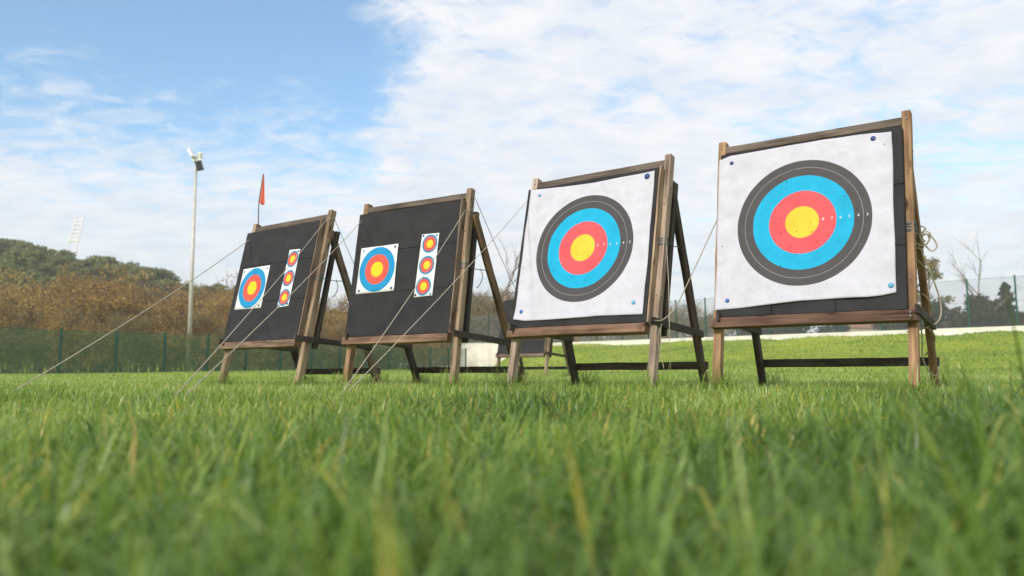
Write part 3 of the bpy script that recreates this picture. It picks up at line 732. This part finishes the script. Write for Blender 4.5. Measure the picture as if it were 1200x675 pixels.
# ------------------------------------------------------------------ trees
def leaf_mesh(name, clumps, per, size, mat, aspect=.55, flat=0, seed=0, tint_z=False):
    """clumps: list of (centre, (rx,ry,rz)); many small leaf quads spread through each clump"""
    r = np.random.default_rng(seed); VV = []; TT = []
    for c, rad in clumps:
        n = per; u = r.standard_normal((n, 3)); u /= np.linalg.norm(u, axis=1)[:, None]; rr = r.random(n)[:, None]**.45
        p = np.array(c)+u*rr*np.array(rad)*(.75+.5*r.random((n, 1)))
        a = r.standard_normal((n, 3)); a[:, 2] *= (1-flat); a /= np.linalg.norm(a, axis=1)[:, None]
        b = np.cross(a, r.standard_normal((n, 3))); b /= np.linalg.norm(b, axis=1)[:, None]
        s = size*(.6+.8*r.random((n, 1)))
        q = np.stack([p-a*s-b*s*aspect*.3, p-b*s*aspect, p+a*s, p+b*s*aspect], 1)
        VV.append(q); TT.append(np.repeat(np.clip(r.random()*.7+r.random(n)*.3, 0, 1), 4))
    V = np.concatenate(VV).reshape(-1, 3); T = np.concatenate(TT); n = len(V)//4
    me = bpy.data.meshes.new(name); me.vertices.add(len(V)); me.vertices.foreach_set('co', V.ravel())
    me.loops.add(n*4); me.loops.foreach_set('vertex_index', np.arange(n*4, dtype=np.int32)); me.polygons.add(n); me.polygons.foreach_set('loop_start', np.arange(0, n*4, 4, dtype=np.int32))
    at_ = me.attributes.new('tint', 'FLOAT', 'POINT'); at_.data.foreach_set('value', T.astype(np.float32)); me.update(); me.materials.append(mat)
    return me
def branch_mesh(name, lines, mat):
    V = []; F = []
    for pts, r0, r1 in lines:
        v, f = tube_geo(pts, r0, 5 if r0 > .03 else 3, r1); o = len(V); V += v; F += [tuple(i+o for i in q) for q in f]
    me = bpy.data.meshes.new(name); me.from_pydata([tuple(v) for v in V], [], F); me.update(); me.materials.append(mat); return me
def crook(a, b, n, j, rnd):
    a = Vector(a); b = Vector(b); return [a.lerp(b, i/n)+Vector((rnd.uniform(-j, j), rnd.uniform(-j, j), rnd.uniform(-j, j)*.5))*(1 if 0 < i < n else 0) for i in range(n+1)]
def pine_variant(k):       # unit: 9 m tall umbrella-like pine
    rnd = random.Random(100+k); H = 9; lines = [(crook((0, 0, -1), (rnd.uniform(-.6, .6), rnd.uniform(-.6, .6), H*.8), 5, .15, rnd), .17, .06)]
    cl = []
    for i in range(22):
        a = rnd.uniform(0, 2*math.pi); t = rnd.random(); z = H*(.35+.62*t); rad = 3.0*math.sin(math.pi*min(1, .30+.66*t))**.7*rnd.uniform(.45, 1)
        c = Vector((rad*math.cos(a), rad*math.sin(a), z)); cl.append((c, (rnd.uniform(.8, 1.3), rnd.uniform(.8, 1.3), rnd.uniform(.45, .75))))
        lines.append((crook((0, 0, z-1.0), c, 3, .12, rnd), .06, .02))
    cl.append((Vector((0, 0, H*.93)), (1.2, 1.2, .7)))
    return leaf_mesh('pine_crown', cl, 85, .25, PINE, .55, .3, k), branch_mesh('pine_trunk', lines, BARK)
def shrub_variant(k, mat, dens):       # unit: 6 m tall, twiggy, mostly bare
    rnd = random.Random(200+k); H = 6; lines = []; cl = []
    for s in range(5):
        bx, by = rnd.uniform(-.7, .7), rnd.uniform(-.7, .7); tx, ty = bx+rnd.uniform(-1.2, 1.2), by+rnd.uniform(-1.2, 1.2)
        st = crook((bx, by, -.4), (tx, ty, H*rnd.uniform(.7, 1)), 6, .18, rnd); lines.append((st, .045, .010))
        for i in range(16):
            q = st[rnd.randint(1, 5)].lerp(st[6], rnd.random()*.6); a = rnd.uniform(0, 2*math.pi); ln_ = rnd.uniform(.5, 1.5)
            e = q+Vector((math.cos(a)*ln_*.7, math.sin(a)*ln_*.7, ln_*rnd.uniform(.4, 1.0))); br = crook(q, e, 3, .08, rnd); lines.append((br, .014, .005))
            cl.append((br[2], (.50, .50, .45)))
            for w in range(4):
                b0 = br[rnd.randint(1, 3)]; a2 = a+rnd.uniform(-1.2, 1.2); l2 = rnd.uniform(.3, .8)
                lines.append(([b0, b0+Vector((math.cos(a2)*l2*.6, math.sin(a2)*l2*.6, l2*.8))], .007, .003))
    for i in range(10): cl.append((Vector((rnd.uniform(-1.5, 1.5), rnd.uniform(-1.5, 1.5), rnd.uniform(.3, 2.4))), (.7, .7, .6)))
    return leaf_mesh('shrub_leaves', cl, dens, .10, mat, .35, 0, 300+k), branch_mesh('shrub_stems', lines, BARKP)
def bush_variant(k, mat):              # unit: 4 m tall, dense rounded evergreen
    rnd = random.Random(400+k); lines = [(crook((0, 0, -.3), (0, 0, 2.4), 4, .1, rnd), .12, .05)]; cl = []
    for i in range(26):
        a = rnd.uniform(0, 2*math.pi); t = rnd.random(); z = .6+3.0*t; rad = 1.9*math.sqrt(max(.05, 1-((z-1.7)/2.3)**2))*rnd.uniform(.4, 1)
        c = Vector((rad*math.cos(a), rad*math.sin(a), z)); cl.append((c, (.75, .75, .6))); lines.append((crook((0, 0, .6+z*.3), c, 2, .1, rnd), .04, .012))
    return leaf_mesh('bush_crown', cl, 230, .14, mat, .6, 0, 500+k), branch_mesh('bush_stem', lines, BARK)
def plant(name, crown, wood, loc, s, rz, label, cat, group=None, names=('crown', 'trunk'), sz=None):
    o = empty(name, loc, rz); sz = s if sz is None else sz; o.scale = (s, s, sz); tag(o, label, cat, group)
    for me, nm in ((wood, names[1]), (crown, names[0])):
        c = bpy.data.objects.new(nm, me); C.objects.link(c); c.parent = o
    return o
rt = random.Random(5)
pines = [pine_variant(k) for k in range(6)]
def top_scale(px, py, x, y, z, H): return max(.35, ((at(px, py, y).z - z)/H))
cnt = 0
for row, (Yr, step, frac) in enumerate([(150, 15, 0), (136, 15, .0), (122, 16, .0), (108, 17, 0), (96, 18, 0), (86, 20, 0)]):
    px = -70.0
    while px < 470:
        y = Yr+rt.uniform(-6, 6); x = (px-600)/937*y; z = gzf(x, y)
        py = np.interp(px, HX, HY) + row*9.5*(1 if px < 300 else .6) + rt.uniform(-5, 7)
        H = at(px, py, y).z - z
        if H > 2.6:
            s = min(max(H/9, .3), 1.45)
            cr, tr = pines[rt.randrange(6)]
            plant('pine_tree', cr, tr, (x, y, z), max(s, .62)*rt.uniform(.85, 1.1), rt.uniform(0, 6.28), 'dark green pine among the pines covering the wooded hill at left', 'tree', 'pines on the wooded hill', sz=s)
            cnt += 1
        px += step*rt.uniform(.7, 1.3)
print('pines', cnt)
shrubs = [shrub_variant(k, BROWN, 17) for k in range(5)]; shrubo = [shrub_variant(20+k, OLIVE, 17) for k in range(4)]
BXp = [-60, 0, 60, 100, 150, 200, 235, 270, 330, 390, 420, 470, 560, 600, 640, 700, 800, 850, 950, 1050]
BYp = [330, 332, 322, 318, 322, 335, 334, 326, 342, 346, 348, 350, 335, 345, 352, 356, 353, 356, 368, 372]
cnt = 0
def fence_y(px):      # distance of the netting along a viewing direction
    k = (px-600)/937
    # left fence: x=-19.4+1.2s, y=34.4+2.4s
    s = (k*34.4+19.4)/(1.2-2.4*k); yl = 34.4+2.4*s
    return yl if (s < 13.2 and yl > 5) else 80
for row, (dy, step, drop) in enumerate([(2.0, 26, 52), (4.0, 24, 34), (7, 22, 18), (11, 20, 7), (16, 18, 0)]):
    px = -70.0
    while px < 522-row*6:
        y = fence_y(px)+dy+rt.uniform(-1, 1.5); x = (px-600)/937*y; z = gzf(x, y)
        py = np.interp(px, BXp, BYp) + drop + rt.uniform(-5, 9)
        H = at(px, py, y).z-z
        if H > .8:
            src = shrubs if rt.random() < (.85 if row > 1 else .45) else shrubo
            cr, tr = src[rt.randrange(len(src))]
            plant('bare_shrub', cr, tr, (x, y, z), max(.55, min(1.2, H/6))*rt.uniform(.9, 1.15), rt.uniform(0, 6.28), 'russet brown leafless shrub in the thicket behind the green fence', 'shrub', 'brown shrubs behind the green fence', ('foliage', 'stems'), sz=H/6)
            cnt += 1
        px += step*rt.uniform(.7, 1.3)*40/y*1.15
# behind the middle and right fence
for row, (yy, step, drop) in enumerate([(86, 15, 14), (92, 14, 6), (100, 13, 0)]):
    px = 505.0
    while px < 860:
        y = max(yy, 80)+rt.uniform(-2, 2); x = (px-600)/937*y; z = gzf(x, y)
        py = np.interp(px, BXp, BYp)+drop+rt.uniform(-4, 6) - (rt.random() < .2)*8*(px < 640); H = at(px, py, y).z-z
        if H > .8:
            cr, tr = (shrubo if rt.random() < .75 else shrubs)[rt.randrange(4)]
            plant('bare_shrub', cr, tr, (x, y, z), max(.6, min(1.3, H/6)), rt.uniform(0, 6.28), 'dull brown shrub in the thicket behind the tall fence and white wall', 'shrub', 'brown shrubs behind the tall fence', ('foliage', 'stems'), sz=H/6)
            cnt += 1
        px += step*rt.uniform(.7, 1.3)
print('shrubs', cnt)
# wispy bare trees
def bare_tree(k, H, spread, mat=BARKP):
    rnd = random.Random(700+k); lines = []
    def grow(p, d, ln_, r, lev):
        e = p+d*ln_; pts = crook(p, e, 4, ln_*.05, rnd); lines.append((pts, r, r*.55))
        if lev == 0: return
        for i in range(4 if lev > 1 else 5):
            q = pts[rnd.randint(1, 4)]; nd = (d+Vector((rnd.uniform(-1, 1), rnd.uniform(-1, 1), rnd.uniform(-.1, .7)))*spread).normalized(); grow(q, nd, ln_*rnd.uniform(.45, .7), r*.5, lev-1)
    grow(Vector((0, 0, -.3)), Vector((rnd.uniform(-.1, .1), 0, 1)), H*.62, H*.014, 3)
    return branch_mesh('bare_branches', lines, mat)
for k, (px, py, y, lab) in enumerate([(590, 306, 84, 'tall wispy bare tree behind the second stand, left of the middle target'), (567, 322, 84, 'smaller wispy bare tree seen through the second stand'),
                                     (177, 322, 85, 'bare tree poking above the left thicket near the floodlight mast'), (394, 338, 80, 'thin bare tree seen between the two left butts')]):
    x = (px-600)/937*y; z = gzf(x, y); H = at(px, py, y).z-z
    me = bare_tree(k, H, .75); o = bpy.data.objects.new('bare_tree', me); C.objects.link(o); o.location = (x, y, z); tag(o, lab, 'tree')
# right-hand trees behind the tall fence
bushes = [bush_variant(k, DARKG) for k in range(3)]
def by_px(px, py, y): x = (px-600)/937*y; z = gzf(x, y); return x, z, at(px, py, y).z-z
for k, (px, py, y, wpx, lab) in enumerate([(1108, 349, 66, 40, 'round dark evergreen behind the tall fence just right of the rightmost stand'),
        (1145, 347, 60, 44, 'broad dark evergreen below the bare tree behind the tall fence'), (1172, 350, 62, 36, 'dark evergreen beside the conifer behind the tall fence'),
        (1128, 366, 68, 34, 'low dark bush between the two round evergreens behind the tall fence'), (1195, 366, 60, 30, 'low dark bush at the right end behind the tall fence'),
        (1090, 356, 72, 34, 'dark bush half hidden by the rear leg of the rightmost stand'), (1050, 366, 74, 60, 'dark bush behind the tall fence under the rightmost butt'), (925, 371, 80, 60, 'low dark bush seen under the left half of the rightmost butt'),
        (880, 368, 82, 50, 'low bush behind the left leg of the rightmost stand'), (975, 374, 84, 40, 'low dark bush left of the pale house')]):
    x, z, H = by_px(px, py, y); cr, tr = bushes[k % 3]
    plant('evergreen_bush', cr, tr, (x, y, z), wpx/937*y/4.2, rt.uniform(0, 6), lab, 'bush', 'dark evergreens behind the tall fence', sz=H/4)
# conifer
def conifer():
    rnd = random.Random(3); cl = []; lines = [([Vector((0, 0, -.3)), Vector((.1, 0, 3)), Vector((.3, 0, 6))], .12, .03)]
    for i in range(34):
        t = i/33; z = .8+5.2*t; a = i*2.4; rad = (1.5*(1-t)+.12)*rnd.uniform(.5, 1.15); c = Vector((.3*t+rad*math.cos(a), rad*math.sin(a), z+.1*rad)); cl.append((c, (.42*(1.15-t*.7), .42*(1.15-t*.7), .25))); lines.append(([Vector((.25*t, 0, z-.15)), c], .03, .01))
    return leaf_mesh('conifer_crown', cl, 170, .12, DARKG, .5, 0, 900), branch_mesh('conifer_trunk', lines, BARK)
cr, tr = conifer(); x, z, H = by_px(1178, 331, 61); plant('conifer_tree', cr, tr, (x, 61, z), .85, .3, 'dark pointed conifer leaning right behind the tall fence', 'tree', sz=H/6.2)
x, z, H = by_px(1152, 303, 60.5); o = bpy.data.objects.new('bare_tree', bare_tree(12, H, .8)); C.objects.link(o); o.location = (x, 60.5, z); tag(o, 'bare grey tree standing above the dark evergreens at right', 'tree')
def airy():
    rnd = random.Random(8); cl = []; lines = [(crook((0, 0, -.3), (.2, 0, 6), 5, .1, rnd), .14, .05)]
    for i in range(17):
        a = rnd.uniform(0, 6.28); z = rnd.uniform(3.2, 8); rad = rnd.uniform(.4, 2.2); c = Vector((rad*math.cos(a), rad*math.sin(a), z)); cl.append((c, (.75, .75, .38))); lines.append((crook((.1, 0, z-1.4), c, 3, .1, rnd), .05, .015))
    return leaf_mesh('airy_crown', cl, 120, .14, OLIVE, .55, .2, 950), branch_mesh('airy_trunk', lines, BARK)
cr, tr = airy(); x, z, H = by_px(1090, 299, 70); plant('airy_tree', cr, tr, (x, 70, z), .85, 0, 'airy olive-green tree just right of the rightmost butt, seen behind its rear leg', 'tree', sz=H/8.3)
# pale house far behind
hp = at(1003, 390, 105); hz = gzf(hp.x, 105); ho = empty('pale_house', (hp.x, 105, hz), R(12)); tag(ho, 'low pale pinkish house glimpsed under the rightmost butt', 'house')
ht = at(1003, 377, 105).z-hz
bm = bmesh.new(); add_box(bm, (0, 0, ht*.4), (5.2, 4, ht*.8), 0); bm_obj('wall', bm, BUILD_W, ho)
me_v = [(-2.9, -2.3, ht*.8), (2.9, -2.3, ht*.8), (2.9, 2.3, ht*.8), (-2.9, 2.3, ht*.8), (-2.4, 0, ht*1.02), (2.4, 0, ht*1.02)]
mesh_obj('roof', me_v, [(0, 1, 5, 4), (2, 3, 4, 5), (3, 0, 4), (1, 2, 5), (3, 2, 1, 0)], BUILD_R, ho)
for xx in (-1.5, .2, 1.7):
    bm = bmesh.new(); add_box(bm, (xx, -2.01, ht*.5), (.7, .06, ht*.3), 0); bm_obj('window', bm, WIN_K, ho)

# ------------------------------------------------------------------ haze
hm = bpy.data.materials.new('haze_air'); hm.use_nodes = True; hn = hm.node_tree; hn.nodes.clear()
ho_ = hn.nodes.new('ShaderNodeOutputMaterial'); hv = hn.nodes.new('ShaderNodeVolumePrincipled'); hn.links.new(hv.outputs[0], ho_.inputs['Volume'])
hv.inputs['Density'].default_value = .0009; hv.inputs['Color'].default_value = (1, .97, .91, 1); hv.inputs['Anisotropy'].default_value = .2
bm = bmesh.new(); add_box(bm, (0, 150, 24), (900, 620, 60)); tag(bm_obj('haze', bm, hm), 'thin pale haze', 'haze', kind='stuff')

# ------------------------------------------------------------------ sky and sun
SUN_AZ = Vector((-.55, -.80)); SUN_AZ.normalize(); SUN_EL = R(30)
sd = Vector((SUN_AZ.x*math.cos(SUN_EL), SUN_AZ.y*math.cos(SUN_EL), math.sin(SUN_EL)))
sun_d = bpy.data.lights.new('sun', 'SUN'); sun = bpy.data.objects.new('sun', sun_d); C.objects.link(sun)
sun_d.energy = 2.3; sun_d.angle = R(5); sun_d.color = (1, .91, .79)
sun.rotation_euler = sd.to_track_quat('Z', 'Y').to_euler(); sun.location = (-5, -8, 8)
w = bpy.data.worlds.new('World'); scene.world = w; w.use_nodes = True; nt = w.node_tree; nt.nodes.clear(); L = nt.links.new
out = N(nt, 'ShaderNodeOutputWorld'); bg = N(nt, 'ShaderNodeBackground'); L(bg.outputs[0], out.inputs[0])
SKS = .15; bg.inputs['Strength'].default_value = SKS
sky = N(nt, 'ShaderNodeTexSky', sky_type='NISHITA', sun_disc=False); sky.sun_elevation = SUN_EL; sky.sun_rotation = math.atan2(SUN_AZ.x, SUN_AZ.y)
sky.air_density = 1.0; sky.dust_density = .6; sky.ozone_density = 1.2
tc = N(nt, 'ShaderNodeTexCoord'); sep = N(nt, 'ShaderNodeSeparateXYZ'); L(tc.outputs['Generated'], sep.inputs[0])
def M(op, a, b=None, c=None, clamp=False):
    n = N(nt, 'ShaderNodeMath', operation=op); n.use_clamp = clamp
    for i, v in enumerate((a, b, c)):
        if v is None: continue
        if isinstance(v, (int, float)): n.inputs[i].default_value = v
        else: L(v, n.inputs[i])
    return n.outputs[0]
def S_(a, lo, hi, t0=0., t1=1.):
    n = N(nt, 'ShaderNodeMapRange', interpolation_type='SMOOTHSTEP'); L(a, n.inputs[0])
    for i, v in zip((1, 2, 3, 4), (lo, hi, t0, t1)): n.inputs[i].default_value = v
    return n.outputs[0]
zc = M('MAXIMUM', M('ADD', sep.outputs[2], .16), .05)
cv = N(nt, 'ShaderNodeCombineXYZ'); L(M('DIVIDE', sep.outputs[0], zc), cv.inputs[0]); L(M('DIVIDE', sep.outputs[1], zc), cv.inputs[1])
def noise(scale, detail, rough, dist=0, off=0., sc=(1, 1, 1)):
    mp = N(nt, 'ShaderNodeMapping'); mp.inputs['Location'].default_value = (off, off*.7, off*.3); mp.inputs['Scale'].default_value = sc; L(cv.outputs[0], mp.inputs[0])
    n = N(nt, 'ShaderNodeTexNoise'); n.inputs['Scale'].default_value = scale; n.inputs['Detail'].default_value = detail; n.inputs['Roughness'].default_value = rough; n.inputs['Distortion'].default_value = dist
    L(mp.outputs[0], n.inputs['Vector']); return n.outputs['Fac']
n_big = noise(1.7, 8, .6, .3, 3.1); n_puff = noise(9, 8, .62, .5, 9.0, (1, 1.35, 1)); n_shade = noise(5, 8, .6, .4, 17., (1, 1.3, 1))
def dirdot(px, py):
    d = (cF+cR*((px-600)/FPX)-cU*((py-337.5)/FPX)).normalized(); n = N(nt, 'ShaderNodeVectorMath', operation='DOT_PRODUCT'); L(tc.outputs['Generated'], n.inputs[0]); n.inputs[1].default_value = d; return n.outputs['Value']
hole1 = S_(dirdot(80, 0), math.cos(R(24.5)), math.cos(R(6)))
hole2 = S_(dirdot(1190, 275), math.cos(R(10)), math.cos(R(2)))
hole3 = S_(dirdot(330, 80), math.cos(R(9)), math.cos(R(2)))
cov = M('ADD', M('MULTIPLY', M('SUBTRACT', n_big, .5), 2.0), M('MULTIPLY', M('SUBTRACT', n_puff, .5), 1.9))
cov = M('ADD', cov, .86); cov = M('SUBTRACT', cov, M('MULTIPLY', hole1, 1.5)); cov = M('SUBTRACT', cov, M('MULTIPLY', hole2, .22)); cov = M('SUBTRACT', cov, M('MULTIPLY', hole3, .22))
alpha = S_(cov, .0, .95)
# thin veil that whitens the sky towards the horizon
veil = M('MULTIPLY', S_(M('ADD', sep.outputs[2], M('MULTIPLY', M('SUBTRACT', n_puff, .5), -.32)), .34, .17, 0., 1.), .92)
alpha = M('MAXIMUM', alpha, veil)
alpha = M('ADD', M('MULTIPLY', alpha, .90), .05)
cr_ = ramp(nt, [(.36, (.78, .84, .92)), (.60, (.95, .96, .98))]); L(n_shade, cr_.inputs[0])
sc10 = N(nt, 'ShaderNodeVectorMath', operation='SCALE'); L(cr_.outputs[0], sc10.inputs[0]); sc10.inputs['Scale'].default_value = .74/SKS
mx = N(nt, 'ShaderNodeMix', data_type='RGBA'); L(alpha, mx.inputs[0]); gain = N(nt, 'ShaderNodeVectorMath', operation='MULTIPLY'); L(sky.outputs[0], gain.inputs[0]); gain.inputs[1].default_value = (.77, 1.01, 1.07); L(gain.outputs[0], mx.inputs[6]); L(sc10.outputs[0], mx.inputs[7])
L(mx.outputs[2], bg.inputs[0])
vs = scene.view_settings; vs.view_transform = 'Standard'; vs.look = 'None'; vs.gamma = 1; vs.exposure = .52; vs.use_curve_mapping = False
scene.render.engine = 'CYCLES'; scene.cycles.max_bounces = 6; scene.cycles.transparent_max_bounces = 12; scene.cycles.use_denoising = True
